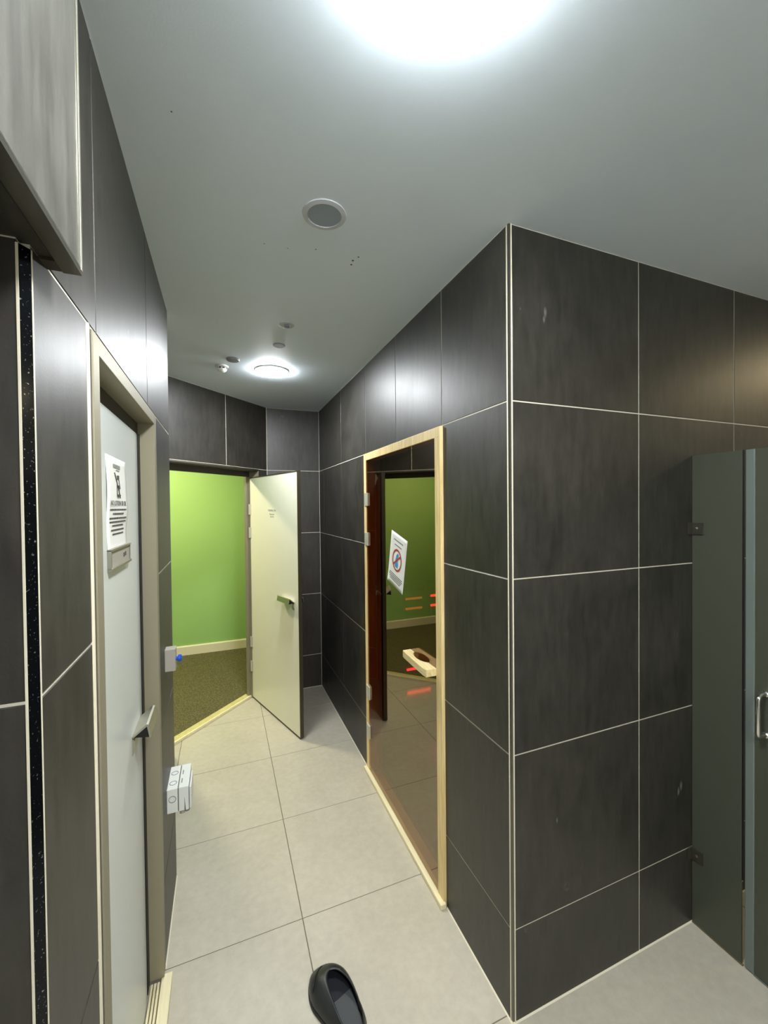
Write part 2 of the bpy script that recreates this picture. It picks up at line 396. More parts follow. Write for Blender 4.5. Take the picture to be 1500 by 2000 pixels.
# ------------------------------------------------------------------ wall_right (with sauna door opening)
SD0, SD1, SDT = 1.572, 2.603, 2.115
b = MB(); o = XR+GR
b.box(o, o+.1, YC+.004, SD0, 0, H).box(o, o+.1, SD1, YF+.1, 0, H).box(o, o+.1, SD0, SD1, SDT, H)
wr = struct(b.obj('wall_right', 'wall_grout'))
FR = frame((XR, 0, 0), -Y3, Z3, -X3)
def neg(l): return [-x for x in l][::-1]
rows = [(Z[k], Z[k+1], [neg([YC+.012, SD0]), neg([SD1, 3.2, 3.81, YF])]) for k in range(4)]+[(Z[4], Z[5], [neg([YC+.012, 1.578, 2.085, 2.6, 3.2, 3.81, YF])])]
rect_tiles(FR, rows, wr)
# shower side wall
ws = struct(MB().box(XR+.004, 4.3, YC+GR, YC+.1, 0, H).obj('wall_shower', 'wall_grout'))
rect_tiles(frame((0, YC, 0), X3, Z3, -Y3), [(Z[k], Z[k+1], [[XR+.012, 1.5115, 2.1105, 2.71, 3.31, 3.91, 4.3]]) for k in range(5)], ws)
tr = struct(empty('trim_2'))
corner_strip('strip', [(XR+.0005, YC+.009), (XR+.0015, YC+.0015), (XR+.009, YC+.0005), (XR+.012, YC+.012)], 0, H, 'trim_metal', tr)
corner_strip('grout_line', [(XR-.0012, YC+.0125), (XR-.0012, YC+.0085), (XR+.003, YC+.0085), (XR+.003, YC+.0125)], 0, H, 'caulk', tr)
corner_strip('grout_line', [(XR+.0125, YC-.0012), (XR+.0080, YC-.0012), (XR+.0080, YC+.003), (XR+.0125, YC+.003)], 0, H, 'caulk', tr)

# ------------------------------------------------------------------ wall_far and the diagonal entrance wall
XD = .40
wf = struct(MB().box(XD-.02, XR+.05, YF+GR, YF+.1, 0, H).obj('wall_far', 'wall_grout'))
rect_tiles(frame((0, YF, 0), X3, Z3, -Y3), [(Z[k], Z[k+1], [[XD, XR]]) for k in range(5)], wf)
q = math.sqrt(.5)
FD = frame((XD, YF, 0), Vector((-q, -q, 0)), Z3, Vector((q, -q, 0)))   # u runs to the left along the wall, n faces the corridor
E0, E1, ET = .118, 1.052, 2.105
b = MB()
b.box(0, E0, 0, H, -.16, -GR, FD).box(E1, 2.2, 0, H, -.16, -GR, FD).box(E0, E1, ET, H, -.16, -GR, FD)
wd = struct(b.obj('wall_entrance', 'wall_grout'))
rect_tiles(FD, [(Z[k], Z[k+1], [[.002, E0-.002], [E1+.02, 1.6, 2.2]]) for k in range(4)]+[(Z[4], Z[5], [[.002, .509, 1.109, 1.7, 2.2]])], wd)

# ------------------------------------------------------------------ green hall beyond
struct(MB().box(-2.7, 1.7, 5.46, 5.56, 0, H).obj('wall_hall_back', 'green_paint'))
struct(MB().box(-2.7, -2.6, 1.9, 5.46, 0, H).obj('wall_hall_left', 'green_paint'))
struct(MB().box(1.5, 1.6, 4.1, 5.46, 0, H).obj('wall_hall_right', 'green_paint'))
struct(MB().box(XD-.02, 1.5, 4.1, 4.13, 0, H).obj('wall_hall_front', 'green_paint'))
struct(MB().box(-2.6, -1.2, 1.98, 2.07, 0, H).obj('wall_hall_end', 'green_paint'))
FSK = frame((0, 0, 0), Y3, Z3, X3)
sk = MB().prism([(5.442, .004), (5.46, .004), (5.46, .115), (5.449, .115), (5.442, .104)], -2.6, 1.5, FSK).obj('baseboard_hall', 'skirting_paint'); struct(sk)
# room behind the camera, closing the space
struct(MB().box(-1.7, -1.6, -1.5, .66, 0, H).obj('wall_niche_side', 'niche_dark'))
struct(MB().box(-1.7, 4.3, -1.6, -1.5, 0, H).obj('wall_back', 'plaster_light'))
struct(MB().box(4.3, 4.4, -1.6, 1.22, 0, H).obj('wall_shower_end', 'plaster_light'))
# sauna cabin shell
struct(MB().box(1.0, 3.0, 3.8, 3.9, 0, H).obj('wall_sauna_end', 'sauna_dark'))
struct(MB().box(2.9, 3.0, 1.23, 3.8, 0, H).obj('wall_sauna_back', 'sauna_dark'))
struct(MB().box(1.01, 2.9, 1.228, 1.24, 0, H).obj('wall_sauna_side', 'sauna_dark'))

# ------------------------------------------------------------------ sealant beads at the wall feet
def bead(name, a, b_, nrm, s=.0045):
    a, b_ = Vector((*a, 0)), Vector((*b_, 0)); d = (b_-a); L_ = d.length; d.normalize(); nn = Vector((*nrm, 0))
    return struct(MB().prism([(-.001, 0), (s, 0), (-.001, s)], 0, L_, frame(a, nn, Z3, d)).obj(name, 'caulk'))
bead('trim_3', (XR, YC), (XR, SD0-.01), (-1, 0)); bead('trim_4', (XR, SD1+.01), (XR, YF), (-1, 0))
bead('trim_5', (XR, YC), (4.3, YC), (0, -1)); bead('trim_6', (XD, YF), (XR, YF), (0, -1))
bead('trim_7', (XL, D1t+.01), (XL, 2.19), (1, 0)); bead('trim_8', (XL, .69), (XL, .9), (1, 0))

# ------------------------------------------------------------------ door_1: left service door
d1 = struct(empty('door_1', (XL, 1.345, 0)))
def rel(o, root): o.matrix_parent_inverse = root.matrix_world.inverted() if False else Matrix.Translation(-Vector(root.location)); return o
def ch(mb, name, mat, root, **kw):
    o = mb.obj(name, mat, None, **kw); o.parent = root
    loc = Vector(root.location); o.matrix_parent_inverse = Matrix.LocRotScale(loc, root.rotation_euler, None).inverted()
    return o
IN0, IN1, INT = .982, 1.707, 2.078; XLF = -.272; xo = XL+.004
b = MB()
ch(MB().box(XLF-.03, xo, .938, IN0, .0, DT-.001), 'door_jamb', 'frame_metal', d1, bevel=.0015)
ch(MB().box(XLF-.03, xo, IN1, D1, .025, DT-.001), 'door_jamb', 'frame_metal', d1, bevel=.0015)
ch(MB().box(XLF-.03, xo-.0005, IN0-.001, IN1+.001, INT, DT-.001), 'door_head', 'frame_metal', d1, bevel=.0015)
ch(MB().box(XL-.003, XL+.0025, .9165, .9240, 0, 2.118), 'cover_strip', 'caulk', d1, bevel=.001)
ch(MB().box(XL-.003, XL+.0005, .924, .938, 0, 2.118), 'shadow_gap', 'frame_dark', d1)
ch(MB().box(XLF-.03, XLF-.008, IN0, IN1, 2.03, INT), 'head_stop', 'frame_dark', d1)
ch(MB().box(XLF-.03, XLF-.0008, 1.670, IN1, .02, 2.036), 'seal', 'black_rubber', d1)
lf = ch(MB().box(XLF-.04, XLF, IN0+.004, 1.628, .022, 2.030), 'door_leaf', 'leaf_white', d1)
ch(MB().prism([(1.628, XLF), (1.668, XLF-.0035), (1.668, XLF-.04), (1.628, XLF-.04)], .022, 2.030, frame((0, 0, 0), Y3, X3, Z3)), 'edge_band', 'leaf_white', d1)
def pull_handle(F, length, parent, root_inv, bracket_end=0):
    # angled aluminium pull: profile in (out, up), extruded along w
    def put(mb, name, mat, **kw):
        o = mb.obj(name, mat, None, **kw); o.parent = parent; o.matrix_parent_inverse = root_inv; return o
    outer = [(0, 0), (.003, .004), (.040, .034), (.046, .032), (.052, -.008), (.048, -.010), (.0415, .027), (.003, -.003)]
    h = put(MB().prism(outer, 0, length, F), 'handle', 'aluminium')
    cap = [(.004, -.002), (.041, .026), (.047, -.008)]
    return h, cap
def add_handle(F, length, leaf, inv):
    h, cap = pull_handle(F, length, leaf, inv)
    def put(mb, name, mat, par, **kw):
        o = mb.obj(name, mat, None, **kw); o.parent = par; o.matrix_parent_inverse = inv; return o
    put(MB().prism(cap, .001, length-.001, F), 'handle_core', 'black_plastic', leaf)
    arc = [(0, -.004), (.007, -.012), (.009, -.035), (.002, -.058), (0, -.058)]
    put(MB().prism(arc, 0, .03, F), 'handle_bracket', 'aluminium', leaf)
inv1 = I
add_handle(frame((XLF, 1.475, 1.055), X3, Z3, Y3), .137, lf, inv1)
# slatted sill boards in front of the leaf
sl = empty('sill_grate', (XL+.01, 1.35, 0)); tag(sl, 'cream wooden slatted sill on the floor at the foot of the left door', 'sill')
ch(MB().box(XL-.006, XL+.030, .93, 1.722, 0.001, .022), 'front_board', 'cream_wood', sl, bevel=.002)
for k in range(3):
    x1 = XL-.010-.011*k
    ch(MB().box(x1-.0075, x1, .99, 1.700, .001, .022), 'slat', 'cream_wood', sl, bevel=.001)

# notice on the left door
def text_mesh(body, size, F, mat, parent, inv, name='lettering', align='CENTER'):
    cu_ = bpy.data.curves.new('t', 'FONT'); cu_.body = body; cu_.size = size; cu_.align_x = align; cu_.extrude = .0002
    cu_.resolution_u = 3
    to = bpy.data.objects.new('t', cu_); C.objects.link(to)
    dg = bpy.context.evaluated_depsgraph_get(); me = bpy.data.meshes.new_from_object(to.evaluated_get(dg))
    bpy.data.objects.remove(to)
    me.transform(F); me.materials.clear(); me.materials.append(MAT[mat]); me.name = name
    o = bpy.data.objects.new(name, me); C.objects.link(o)
    if parent: o.parent = parent; o.matrix_parent_inverse = inv
    return o
def curved_sheet(F, w_, h_, bulge, thick=.0012, nu=8, nv=16):
    mb = MB(); k = []
    for s_ in (0, -thick):
        for j in range(nv+1):
            for i in range(nu+1):
                u = i/nu-.5; v = j/nv-.5
                mb.v.append(F @ Vector((u*w_, v*h_, s_+bulge(u, v))))
    n = (nu+1)*(nv+1)
    for q_ in (0, n):
        for j in range(nv):
            for i in range(nu):
                a = q_+j*(nu+1)+i; mb.f.append([a, a+1, a+nu+2, a+nu+1])
    ring = [i for i in range(nu+1)]+[j*(nu+1)+nu for j in range(1, nv+1)]+[nv*(nu+1)+i for i in range(nu-1, -1, -1)]+[j*(nu+1) for j in range(nv-1, 0, -1)]
    for a, c in zip(ring, ring[1:]+ring[:1]): mb.f.append([a, c, n+c, n+a])
    return mb
def bul(u, v): return .0025+.006*max(0, 1-abs(v+.02)*6)*(.4+u)+.0015*math.sin(v*9)
FN = frame((XLF, 1.336, 1.765), Y3, Z3, X3)
# (u must run so that F is right handed seen from the corridor)
nt = curved_sheet(FN, .226, .290, bul).obj('paper_notice', 'paper', smooth=True)
tag(nt, 'white paper notice with black bottle pictogram taped to the left door', 'notice')
def lift(x, y, e=.0012): return bul(x/.226, y/.290)+e
def bars(F, rows, mat, name, parent, hh=.0042, liftf=lift, seed=1):
    rnd = random.Random(seed); mb = MB()
    for (x0, x1, y) in rows:
        x = x0
        while x < x1-.004:
            ww = min(rnd.uniform(.010, .024), x1-x)
            z_ = liftf(x+ww/2, y); mb.box(x, x+ww, y-hh/2, y+hh/2, z_-.0006, z_, F); x += ww+.003
    return mb.obj(name, mat, parent)
def mirror_u(rows): return rows
bars(FN, [(-.045, .035, .121)], 'ink_grey', 'heading', nt, .010)
bars(FN, [(-.015, .022, .111)], 'ink_grey', 'heading', nt, .003)
rws = [(-.09, .082, .003), (-.06, .055, -.008), (-.092, .086, -.020), (-.092, .084, -.030), (-.065, .06, -.040), (-.075, .068, -.052), (-.062, .06, -.063)]
bars(FN, rws, 'ink', 'small_print', nt, .0038)
t_ = text_mesh('NO LOTION OR OIL', .0195, FN @ T(-.003, .014, lift(0, .016)+.0004), 'ink', nt, I)
pm = lambda y: y*.75+.052
pic = MB()
def stroke(mb, pts, r, F, liftf):
    mb.tube([F @ Vector((x, pm(y), liftf(x, pm(y)))) for x, y in pts], r, 6)
stroke(pic, [(-.036, .068), (-.022, .045), (-.008, .022), (.006, 0), (.018, -.022)], .0013, FN, lift)
stroke(pic, [(-.012, .03), (-.016, .02), (-.016, -.010), (-.013, -.016), (.004, -.016), (.007, -.010), (.007, .012), (.002, .024)], .0011, FN, lift)
stroke(pic, [(-.004, .056), (.008, .048), (.010, .034), (.016, .022), (.018, .012)], .0010, FN, lift)
pic.box(-.010, .004, .088, .097, .004, .0062, FN)
pic.box(-.014, .006, .0400, .0445, .005, .0092, FN)
pic.obj('pictogram', 'ink', nt)
# sliding name plate below the notice
np_ = empty('name_plate', (XLF, 1.336, 1.640)); tag(np_, 'narrow grey metal framed name plate on the left door under the notice', 'plate')
FP = frame((XLF, 1.336, 1.640), Y3, Z3, X3)
ch(MB().box(-.112, .112, -.024, .024, .0, .007, FP), 'plate', 'grey_plastic', np_)
ch(MB().box(-.116, .116, .021, .027, 0, .012, FP), 'rail', 'steel', np_, bevel=.001)
ch(MB().box(-.116, .116, -.029, -.022, 0, .013, FP), 'rail', 'steel', np_, bevel=.001)
ch(MB().box(-.116, -.110, -.024, .024, 0, .010, FP), 'end_cap', 'steel', np_)
ch(MB().box(.110, .116, -.024, .024, 0, .010, FP), 'end_cap', 'steel', np_)
ch(MB().box(.035, .048, -.008, .004, .007, .0076, FP).box(.055, .068, -.006, .006, .007, .0076, FP), 'lettering', 'ink', np_)

# ------------------------------------------------------------------ door_2: open entrance door
hx, hy = .238, 3.995; ex, ey = .533, 3.11
dl = Vector((ex-hx, ey-hy, 0)); LW = dl.length; dl.normalize(); nl = Vector((-dl.y, dl.x, 0))   # nl points to the right wall side
d2 = struct(empty('door_2', (hx, hy, 0)))
inv2 = I
FLf = frame((hx, hy, 0), dl, Z3, -nl); LW -= .008   # n faces the camera side; leaf front at n=0
# frame in the reveal: jambs and head
ch(MB().box(E0-.001, E0+.006, 0, 2.105, -.13, 0.001, FD), 'door_jamb', 'frame_metal', d2)
ch(MB().box(E1, E1+.03, 0, 2.105, -.13, .004, FD), 'door_jamb', 'frame_metal', d2)
ch(MB().box(E0, E1, 2.052, 2.105, -.13, -.105, FD), 'door_head', 'frame_dark', d2)
ch(MB().box(E0+.004, E1, 2.0985, 2.105, -.105, -.002, FD), 'head_lining', 'frame_dark', d2)
ch(MB().box(E0-.002, E1+.03, 2.105, 2.118, -.002, .004, FD), 'head_trim', 'steel', d2, bevel=.001)
ch(MB().box(E0-.005, E0+.004, 2.050, 2.116, -.002, .004, FD), 'trim_end', 'steel', d2)
ch(MB().box(E0, E1+.02, 0, .020, -.19, -.118, FD), 'threshold', 'threshold_wood', d2, bevel=.001)
ch(MB().box(E0, E1+.02, 0, .022, -.131, -.116, FD), 'threshold_nosing', 'cream_wood', d2, bevel=.002)
ch(MB().box(E0+.006, E0+.022, .022, 2.052, -.155, -.13, FD), 'rear_stop', 'frame_metal', d2)
leaf = ch(MB().box(.004, LW-.007, .016, 2.036, -.026, 0, FLf), 'door_leaf', 'leaf_cream', d2)
def sub(mb, name, mat, par, inv, **kw):
    o = mb.obj(name, mat, None, **kw); o.parent = par; o.matrix_parent_inverse = inv; return o
sub(MB().box(LW-.007, LW, .012, 2.045, -.028, .001, FLf), 'edge_band', 'leaf_edge', leaf, inv2)
sub(MB().box(.004, LW-.007, 2.036, 2.045, -.028, .001, FLf), 'edge_band', 'leaf_edge', leaf, inv2)
sub(MB().box(.004, LW-.007, .004, .016, -.028, .0005, FLf), 'bottom_seal', 'frame_dark', leaf, inv2)
sub(MB().box(.006, LW-.007, .016, 2.036, -.0295, -.026, FLf), 'back_panel', 'leaf_back', leaf, inv2)
for z_ in (1.752, 1.538, .527, .30):
    ch(MB().box(.004, .034, z_-.048, z_+.048, 0, .005, FLf).tube([FLf @ Vector((.004, z_-.048, .007)), FLf @ Vector((.004, z_+.048, .007))], .007, 10), 'hinge', 'hinge_metal', d2)
add_handle(Matrix.Identity(4) @ frame(FLf @ Vector((.855, 1.035, 0)), -nl, Z3, -dl), .20, leaf, inv2)
add_handle(Matrix.Identity(4) @ frame(FLf @ Vector((.655, 1.035, -.0295)), nl, Z3, dl), .20, leaf, inv2)
inv2b = inv2
text_mesh('THERMAL SPA', .024, FLf @ T(.475, 1.735, .0006), 'ink_grey', leaf, inv2)
text_mesh('Please keep', .019, FLf @ T(.475, 1.706, .0006), 'ink_grey', leaf, inv2)
text_mesh('door shut', .017, FLf @ T(.475, 1.686, .0006), 'ink_grey', leaf, inv2)

# ------------------------------------------------------------------ door_3: sauna glass door
d3 = struct(empty('door_3', (XR, 2.085, 0)))
xf = XR-.014; jw = .050
ch(MB().box(xf, XR+.05, SD0, SD0+jw, .0, SDT), 'door_jamb', 'pale_wood', d3, bevel=.002)
ch(MB().box(xf, XR+.05, SD1-jw+.004, SD1, .0, SDT), 'door_jamb', 'pale_wood', d3, bevel=.002)
ch(MB().box(xf-.0005, XR+.05, SD0+.0005, SD1-.0005, SDT-.045, SDT+.001), 'door_head', 'pale_wood', d3, bevel=.002)
ch(MB().box(XR-.034, XR-.006, SD0-.012, SD1+.006, .0, .024), 'threshold', 'cream_wood', d3, bevel=.004)
ch(MB().box(XR-.006, XR+.06, SD0+jw, SD1-jw, .0, .012), 'sill', 'cream_wood', d3)
gl = ch(MB().box(XR-.012, XR-.004, SD0+jw-.004, SD1-jw+.012, .028, SDT-.043), 'glass_pane', 'tinted_glass', d3)
inv3 = I
for z_ in (1.815, 1.556, .545, .288):
    yh = SD1-jw
    b = MB().box(xf-.008, xf+.001, yh-.034, yh+.004, z_-.042, z_+.042).box(xf-.006, xf+.001, yh+.006, yh+.032, z_-.040, z_+.040)
    b.tube([(xf-.006, yh+.005, z_-.042), (xf-.006, yh+.005, z_+.042)], .005, 10)
    ch(b, 'hinge', 'hinge_metal', d3, bevel=.001)
# bow handle, both faces of the glass
def bow(side):
    x0 = XR-.012 if side < 0 else XR-.004
    y0, y1 = 1.622, 1.895; prof = [(y0, 0), (y0+.075, 0)]
    N_ = 10
    for i in range(1, N_):
        t__ = i/N_; prof.append((y0+.075+t__*(y1-.045-y0-.075), .027*math.sin(math.pi*t__)**.6))
    prof += [(y1-.045, 0), (y1, 0), (y1, .044), (y1-.03, .048), (y0+.03, .055), (y0, .052)]
    F = frame((x0, 0, 1.006), Y3, X3*side, Z3)
    return MB().prism(prof, 0, .034, F)
sub(bow(-1), 'handle', 'handle_wood', gl, inv3, bevel=.002)
sub(bow(1), 'handle', 'handle_wood', gl, inv3, bevel=.002)
# tilted notice on the glass
FS = frame((XR-.0125, 2.055, 1.468), -Y3, Z3, -X3) @ Matrix.Rotation(math.radians(-13.5), 4, 'Z')
def bul2(u, v): return .0018+.012*max(0, (-u-.25))*max(0, (-v-.25))*4
ns = curved_sheet(FS, .212, .297, bul2).obj('paper_notice', 'paper', smooth=True)
tag(ns, 'white paper sign with a red barred circle stuck crooked on the sauna glass', 'notice')
lf2 = lambda x, y, e=.0012: bul2(x/.212, y/.297)+e
bars(FS, [(-.062, .062, .112)], 'ink_grey', 'heading', ns, .006, lf2, 3)
bars(FS, [(-.045, .045, .086)], 'ink', 'heading', ns, .004, lf2, 4)
bars(FS, [(-.085, .085, -.084), (-.09, .088, -.095), (-.08, .08, -.106), (-.07, .07, -.117)], 'ink', 'small_print', ns, .004, lf2, 5)
rg = MB(); n_ = 36
rv = []
for r_ in (.062, .052):
    for j in range(n_): a = 2*math.pi*j/n_; rv.append(FS @ Vector((r_*math.cos(a), .006+r_*math.sin(a), .0034)))
rg.add(rv, [(j, (j+1) % n_, n_+(j+1) % n_, n_+j) for j in range(n_)])
Fr = FS @ T(0, .006, 0) @ Matrix.Rotation(math.radians(38), 4, 'Z')
rg.box(-.054, .054, -.005, .005, .003, .0038, Fr)
rg.obj('barred_circle', 'sign_red', ns)
MB().prism([(-.022, -.036), (.016, -.036), (.020, -.014), (.012, .002), (.010, .018), (-.014, .018), (-.024, -.010)], .0020, .0030, FS).obj('bottle', 'sign_blue', ns)
MB().prism([(-.014, .020), (.006, .020), (.020, .040), (.004, .048), (-.010, .032)], .0020, .0030, FS).obj('bottle', 'sign_blue', ns)

# ------------------------------------------------------------------ sauna contents: infrared heaters and a bench
def heater(name, x0, x1, z0, z1, bars_, label):
    e = empty(name, ((x0+x1)/2, 3.79, 0)); tag(e, label, 'heater', None)
    ch(MB().box(x0, x1, 3.755, 3.798, z0, z1), 'housing', 'black_plastic', e, bevel=.004)
    for a, c, z_, m in bars_:
        ch(MB().tube([(a, 3.745, z_), (c, 3.745, z_)], .011, 10), 'tube', m, e)
heater('infrared_heater', 2.00, 2.20, .62, .98, [(1.985, 2.19, .845, 'heater_red'), (1.985, 2.19, .745, 'heater_red')], 'black infrared heater with two red tubes at hip height behind the sauna glass')
heater('infrared_heater', 1.70, 1.98, .04, .20, [(1.71, 1.97, .12, 'heater_low')], 'low infrared heater with one bright red tube behind the sauna handle')
heater('infrared_heater', 1.69, 1.90, .66, .90, [(1.70, 1.88, .835, 'heater_dim'), (1.70, 1.88, .735, 'heater_dim')], 'dim orange infrared heater behind the sauna glass under the crooked paper sign')

# ------------------------------------------------------------------ boxes on the left wall
jb = empty('junction_box', (XL, 1.965, .565)); tag(jb, 'white plastic junction box with lid low on the left wall end', 'electrical box')
ch(MB().box(XL, XL+.041, 1.884, 2.050, .512, .612), 'base', 'white_plastic', jb, bevel=.003)
ch(MB().box(XL+.0435, XL+.083, 1.884, 2.050, .512, .612), 'lid', 'white_plastic', jb, bevel=.003)
ch(MB().box(XL+.041, XL+.0435, 1.887, 2.047, .515, .609), 'seam', 'ink', jb)
ch(MB().box(XL+.085, XL+.093, 1.874, 1.992, .522, .612), 'switch_plate', 'white_plastic', jb, bevel=.003)
ch(MB().box(XL+.083, XL+.085, 1.90, 1.98, .53, .60), 'spacer', 'ink', jb)
def ring(F, r, t__): return MB().lathe([(r-t__, 0), (r-t__, .0012), (r, .0012), (r, 0)], F, 24)
for yy in (1.925, 1.995): ch(ring(frame((XL+.021, yy, .6118), X3, Y3, Z3), .0145, .003), 'knockout', 'plate_grey', jb)
ch(ring(frame((XL+.021, 1.8842, .570), X3, Z3, -Y3), .0145, .003), 'knockout', 'plate_grey', jb)
for y_ in (1.915, 1.975): ch(MB().box(XL+.052, XL+.056, y_, y_+.03, .6116, .6124), 'vent_slot', 'ink_grey', jb)
ch(MB().tube([(XL+.056, 1.90, .514), (XL+.056, 1.90, .496)], .010, 12), 'cable_gland', 'grey_plastic', jb)
ch(MB().tube([(XL+.074, 1.905, .514), (XL+.074, 1.905, .498)], .010, 12), 'cable_gland', 'plate_grey', jb)
ch(MB().prism([(XL+.066, .515), (XL+.070, .515), (XL+.0665, .57)], 0, .001, frame((0, 1.8838, 0), X3, Z3, -Y3)), 'crack', 'ink', jb)
pb = empty('push_button', (XL, 1.925, 1.138)); tag(pb, 'beige box with round blue push button on the left wall end', 'switch')
ch(MB().box(XL, XL+.040, 1.900, 1.950, 1.094, 1.185), 'housing', 'grey_plastic', pb, bevel=.002)
ch(MB().lathe([(.008, 0), (.008, .006), (.0145, .008), (.0145, .018), (.011, .022), (0.001, .0225)], frame((XL+.040, 1.925, 1.138), Y3, Z3, X3), 20), 'button', 'blue_plastic', pb, smooth=False)

# ------------------------------------------------------------------ shower screen and door
XG = 1.829
sp = empty('shower_screen', (XG, 1.035, 0)); tag(sp, 'narrow fixed frosted glass panel clipped to the dark tiled shower wall', 'glass panel')
ch(MB().box(XG-.004, XG+.004, .946, YC-.002, .002, 1.967), 'glass_pane', 'frosted_glass', sp, bevel=.001)
for z_ in (1.664, .297):
    bk = ch(MB().box(XG-.010, XG-.0045, 1.080, YC-.001, z_-.024, z_+.024).box(XG-.0045, XG-.0040, 1.080, YC-.001, z_-.024, z_+.024).box(XG-.032, XG-.010, YC-.006, YC-.001, z_-.024, z_+.024), 'bracket', 'frame_dark', sp, bevel=.001)
    sub(MB().lathe([(.006, 0), (.006, .002), (.003, .003)], frame((XG-.010, 1.103, z_), Y3, Z3, -X3), 16), 'screw', 'steel', bk, I)
ch(MB().box(XG-.003, XG+.003, .9415, .946, .33, 1.967), 'seal_strip', 'black_rubber', sp)
ch(MB().lathe([(.003, 0), (.004, .003), (.003, .006)], frame((XG-.004, .9435, .328), Y3, Z3, -X3), 10), 'pin', 'chrome', sp)
sd = empty('shower_door', (XG, .60, 0)); tag(sd, 'frosted glass shower door with chrome pull handle at the right picture edge', 'shower door')
pane = ch(MB().box(XG-.004, XG+.004, .15, .918, .006, 1.967), 'glass_pane', 'frosted_glass', sd, bevel=.001)
ch(MB().box(XG-.0075, XG+.0075, .905, .934, .006, 1.967), 'edge_profile', 'seal_grey', sd, bevel=.003)
invd = I
hp = []
yb, xb = .872, XG-.052
for a in range(0, 7):
    t__ = a/6*math.pi/2; hp.append((xb+.02-.02*math.sin(t__), yb, 1.075-.0+.0-.02+.02*math.cos(t__)))
pts = [(XG-.004, yb, 1.075), (XG-.02, yb, 1.075)]+hp[0:]+[]
lo = [(xb+.02-.02*math.cos(a/6*math.pi/2), yb, .925+.02-.02*math.sin(a/6*math.pi/2)) for a in range(7)]
pts = pts+[(xb, yb, 1.0)]+lo+[(XG-.02, yb, .925), (XG-.004, yb, .925)]
sub(MB().tube(pts, .0075, 14), 'handle', 'chrome', pane, invd, smooth=True)
for z_ in (1.075, .925): sub(MB().lathe([(.011, 0), (.011, .005), (.008, .008)], frame((XG-.004, yb, z_), Y3, Z3, -X3), 20), 'rosette', 'chrome', pane, invd)
ch(MB().box(XG-.006, XG+.006, .15, .905, .0015, .006), 'bottom_seal', 'seal_grey', sd)
struct(MB().box(XG-.007, XG+.002, .94, YC-.002, .0, .003).obj('trim_9', 'grime'))

# ------------------------------------------------------------------ ceiling fittings
def down(x, y): return frame((x, y, H), X3, -Y3, -Z3)
def ceiling_lamp(x, y, r, glow, label, d=.012):
    e = empty('ceiling_lamp', (x, y, H)); tag(e, label, 'lamp')
    ch(MB().lathe([(r+.004, 0), (r+.003, .012), (r-.004, .012)], down(x, y), 48), 'rim', 'lamp_rim', e, smooth=False)
    ch(MB().lathe([(r+.002, .012), (r+.001, .012+d*.4), (r-.008, .012+d*.8), (r*.5, .012+d), (.002, .013+d)], down(x, y), 48), 'diffuser', glow, e, smooth=True)
    return e
ceiling_lamp(.335, .535, .130, 'lamp_glow_near', 'round white glowing ceiling lamp at the top of the picture near the camera', .024)
ceiling_lamp(.330, 2.900, .108, 'lamp_glow_far', 'round white glowing ceiling lamp at the far end of the tiled corridor', .009)
ceiling_lamp(.365, -.95, .140, 'lamp_glow_near', 'added round white fill lamp behind the camera, out of view')  # unseen lamp added to lift the ambient light
ceiling_lamp(3.55, .55, .12, 'lamp_glow_warm', 'warm round ceiling lamp over the shower beyond the frosted door')
ceiling_lamp(-.8, 4.45, .14, 'lamp_glow_hall', 'warm round ceiling lamp in the green hall behind the open door')
sk_ = empty('ceiling_speaker', (.319, 1.303, H)); tag(sk_, 'round grey flush ceiling speaker, the largest disc on the ceiling', 'speaker')
ch(MB().lathe([(.070, 0), (.069, .003), (.054, .005), (.053, .002)], down(.319, 1.303), 48), 'rim', 'speaker_rim', sk_)
ch(MB().lathe([(.053, .0), (.053, .003), (.001, .0035)], down(.319, 1.303), 48), 'grille', 'speaker_grille', sk_)
e = empty('sprinkler_head', (.323, 2.156, H)); tag(e, 'small pale recessed sprinkler disc on the ceiling before the grey disc', 'sprinkler')
ch(MB().lathe([(.040, 0), (.039, .002), (.032, .003), (.031, .001)], down(.323, 2.156), 32), 'rim', 'speaker_rim', e)
ch(MB().lathe([(.012, 0), (.014, .008), (.006, .012), (.012, .014), (.001, .015)], down(.323, 2.156), 20), 'nozzle', 'plate_grey', e)
o_ = MB().lathe([(.034, 0), (.034, .004), (.031, .006), (.001, .006)], down(.320, 2.436), 32).obj('cover_plate', 'plate_grey')
tag(o_, 'small plain grey round cover plate beside the far ceiling lamp', 'cover plate')
o_ = MB().lathe([(.040, 0), (.040, .006), (.036, .012), (.001, .013)], down(.078, 2.76), 32).obj('cover_plate', 'plate_grey')
tag(o_, 'grey round cover plate next to the smoke detector on the ceiling', 'cover plate')
e = empty('smoke_detector', (.012, 2.925, H)); tag(e, 'small white smoke detector with dark slots on the far ceiling', 'smoke detector')
ch(MB().lathe([(.042, 0), (.042, .008), (.034, .012), (.030, .012)], down(.012, 2.925), 32), 'base', 'lamp_rim', e)
ch(MB().lathe([(.028, .012), (.028, .022)], down(.012, 2.925), 32), 'slots', 'black_plastic', e)
ch(MB().lathe([(.032, .021), (.032, .026), (.022, .036), (.010, .040), (.001, .040)], down(.012, 2.925), 32), 'cap', 'lamp_rim', e)
b = MB()
for k in range(8):
    a = k*math.pi/4; b.box(.026, .031, -.0035, .0035, .012, .023, down(.012, 2.925) @ Matrix.Rotation(a, 4, 'Z'))
ch(b, 'rib', 'lamp_rim', e)

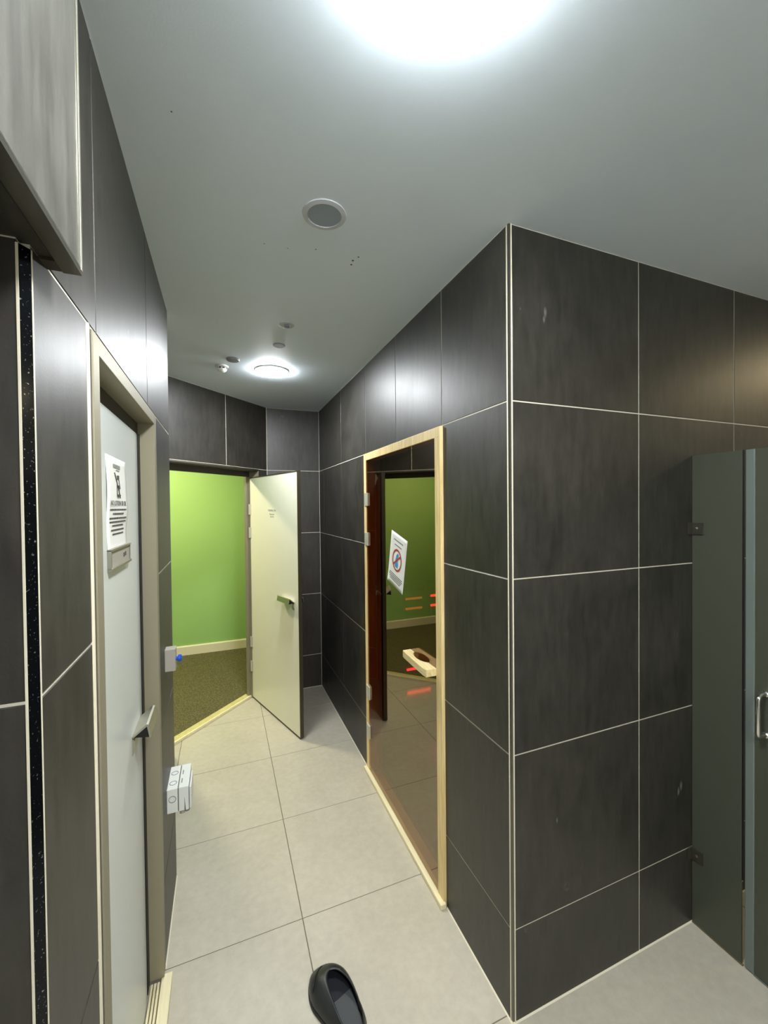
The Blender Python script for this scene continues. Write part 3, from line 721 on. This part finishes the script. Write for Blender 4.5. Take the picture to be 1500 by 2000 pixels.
# ------------------------------------------------------------------ shoe on the floor
def shoe():
    Ls = .30
    toe = Vector((.300, 1.525, 0)); ax = Vector((.30, -.954, 0)).normalized(); sx = Vector((-ax.y, ax.x, 0))
    root = empty('clog', (*((toe+ax*Ls*.5).xy), 0)); tag(root, 'black rubber slip-on clog on the pale floor tiles at the bottom edge', 'shoe')
    def width(s):
        if s < .35: return .071*math.sin(math.pi/2*min(1, (s/.35)))**.55 if s > 0 else .001
        if s < .7: return .071-(.071-.052)*((s-.35)/.35)**1.4
        return .052*max(0, 1-((s-.7)/.3)**3.2)**.5+.001
    def height(s):
        if s < .3: return .014+.060*math.sin(math.pi/2*(s/.3))**.75
        return .074-.008*min(1, (s-.3)/.4)+.012*max(0, (s-.6)/.4)
    def bend(s): return .012*math.sin(math.pi*s)   # curved last
    def rim(s):
        a = (s-.635)/.375
        return .041*max(0, 1-abs(a)**2.2)**.5 if abs(a) < 1 else 0
    ns_, m_ = 56, 12; base = .012
    def P(s, x, z): return toe+ax*(s*Ls)+sx*(x+bend(s))+Vector((0, 0, z))
    mb = MB()
    for side in (-1, 1):
        grid = []
        for i in range(ns_+1):
            s = i/ns_; w_ = width(s); h_ = height(s); r_ = min(rim(s), w_*.86); row = []
            cm = (r_/w_)**(1/.75) if w_ > 0 else 0
            pm = math.acos(min(1, cm))
            for j in range(m_+1):
                ph = pm*j/m_
                x = w_*max(0, math.cos(ph))**.75
                if j == m_: x = r_
                off = .013*(j/m_)**1.5*max(0, 1-((s-.45)/.45)**2)
                row.append(P(s, side*x+off, base+(h_-base)*math.sin(ph)**.8 if ph > 0 else base))
            grid.append(row)
        k = len(mb.v)
        for row in grid: mb.v += row
        for i in range(ns_):
            for j in range(m_): mb.f.append([k+i*(m_+1)+j, k+i*(m_+1)+j+1, k+(i+1)*(m_+1)+j+1, k+(i+1)*(m_+1)+j])
    up = ch(mb, 'upper', 'clog_black', root, smooth=True)
    sol = up.modifiers.new('thick', 'SOLIDIFY'); sol.thickness = .0045; sol.offset = -1
    def slab(z0, z1, k, s0=0.0, s1=1.0):
        ol = [P(s0+(s1-s0)*i/40, width(s0+(s1-s0)*i/40)*k, 0) for i in range(41)]+[P(s0+(s1-s0)*i/40, -width(s0+(s1-s0)*i/40)*k, 0) for i in range(40, -1, -1)]
        return MB().prism([(p.x, p.y) for p in ol], z0, z1, I)
    ch(slab(0, .014, 1.03), 'sole', 'black_rubber', root, bevel=.002)
    ch(slab(.014, .020, .88, .45, .97), 'insole', 'clog_insole', root)
    ch(slab(.014, .021, .88, .03, .45), 'toe_shade', 'insole_shaded', root)  # front of the insole, coloured dark for the vamp's shade
    # folded strap edge across the toe
    pts_ = []
    for i in range(13):
        t_ = i/12; s_ = .26-.16*math.sin(t_*math.pi*.5); w_ = width(s_); x_ = -w_*.93+(w_*.93+.012)*t_; ph = math.acos(min(1, (abs(x_)/w_)**(1/.75)))
        pts_.append(P(s_, x_, base+(height(s_)-base)*math.sin(ph)**.8+.0005))
    ch(MB().tube(pts_, .0018, 6), 'seam', 'black_rubber', root)
    return root
shoe()
bpy.context.view_layer.update()
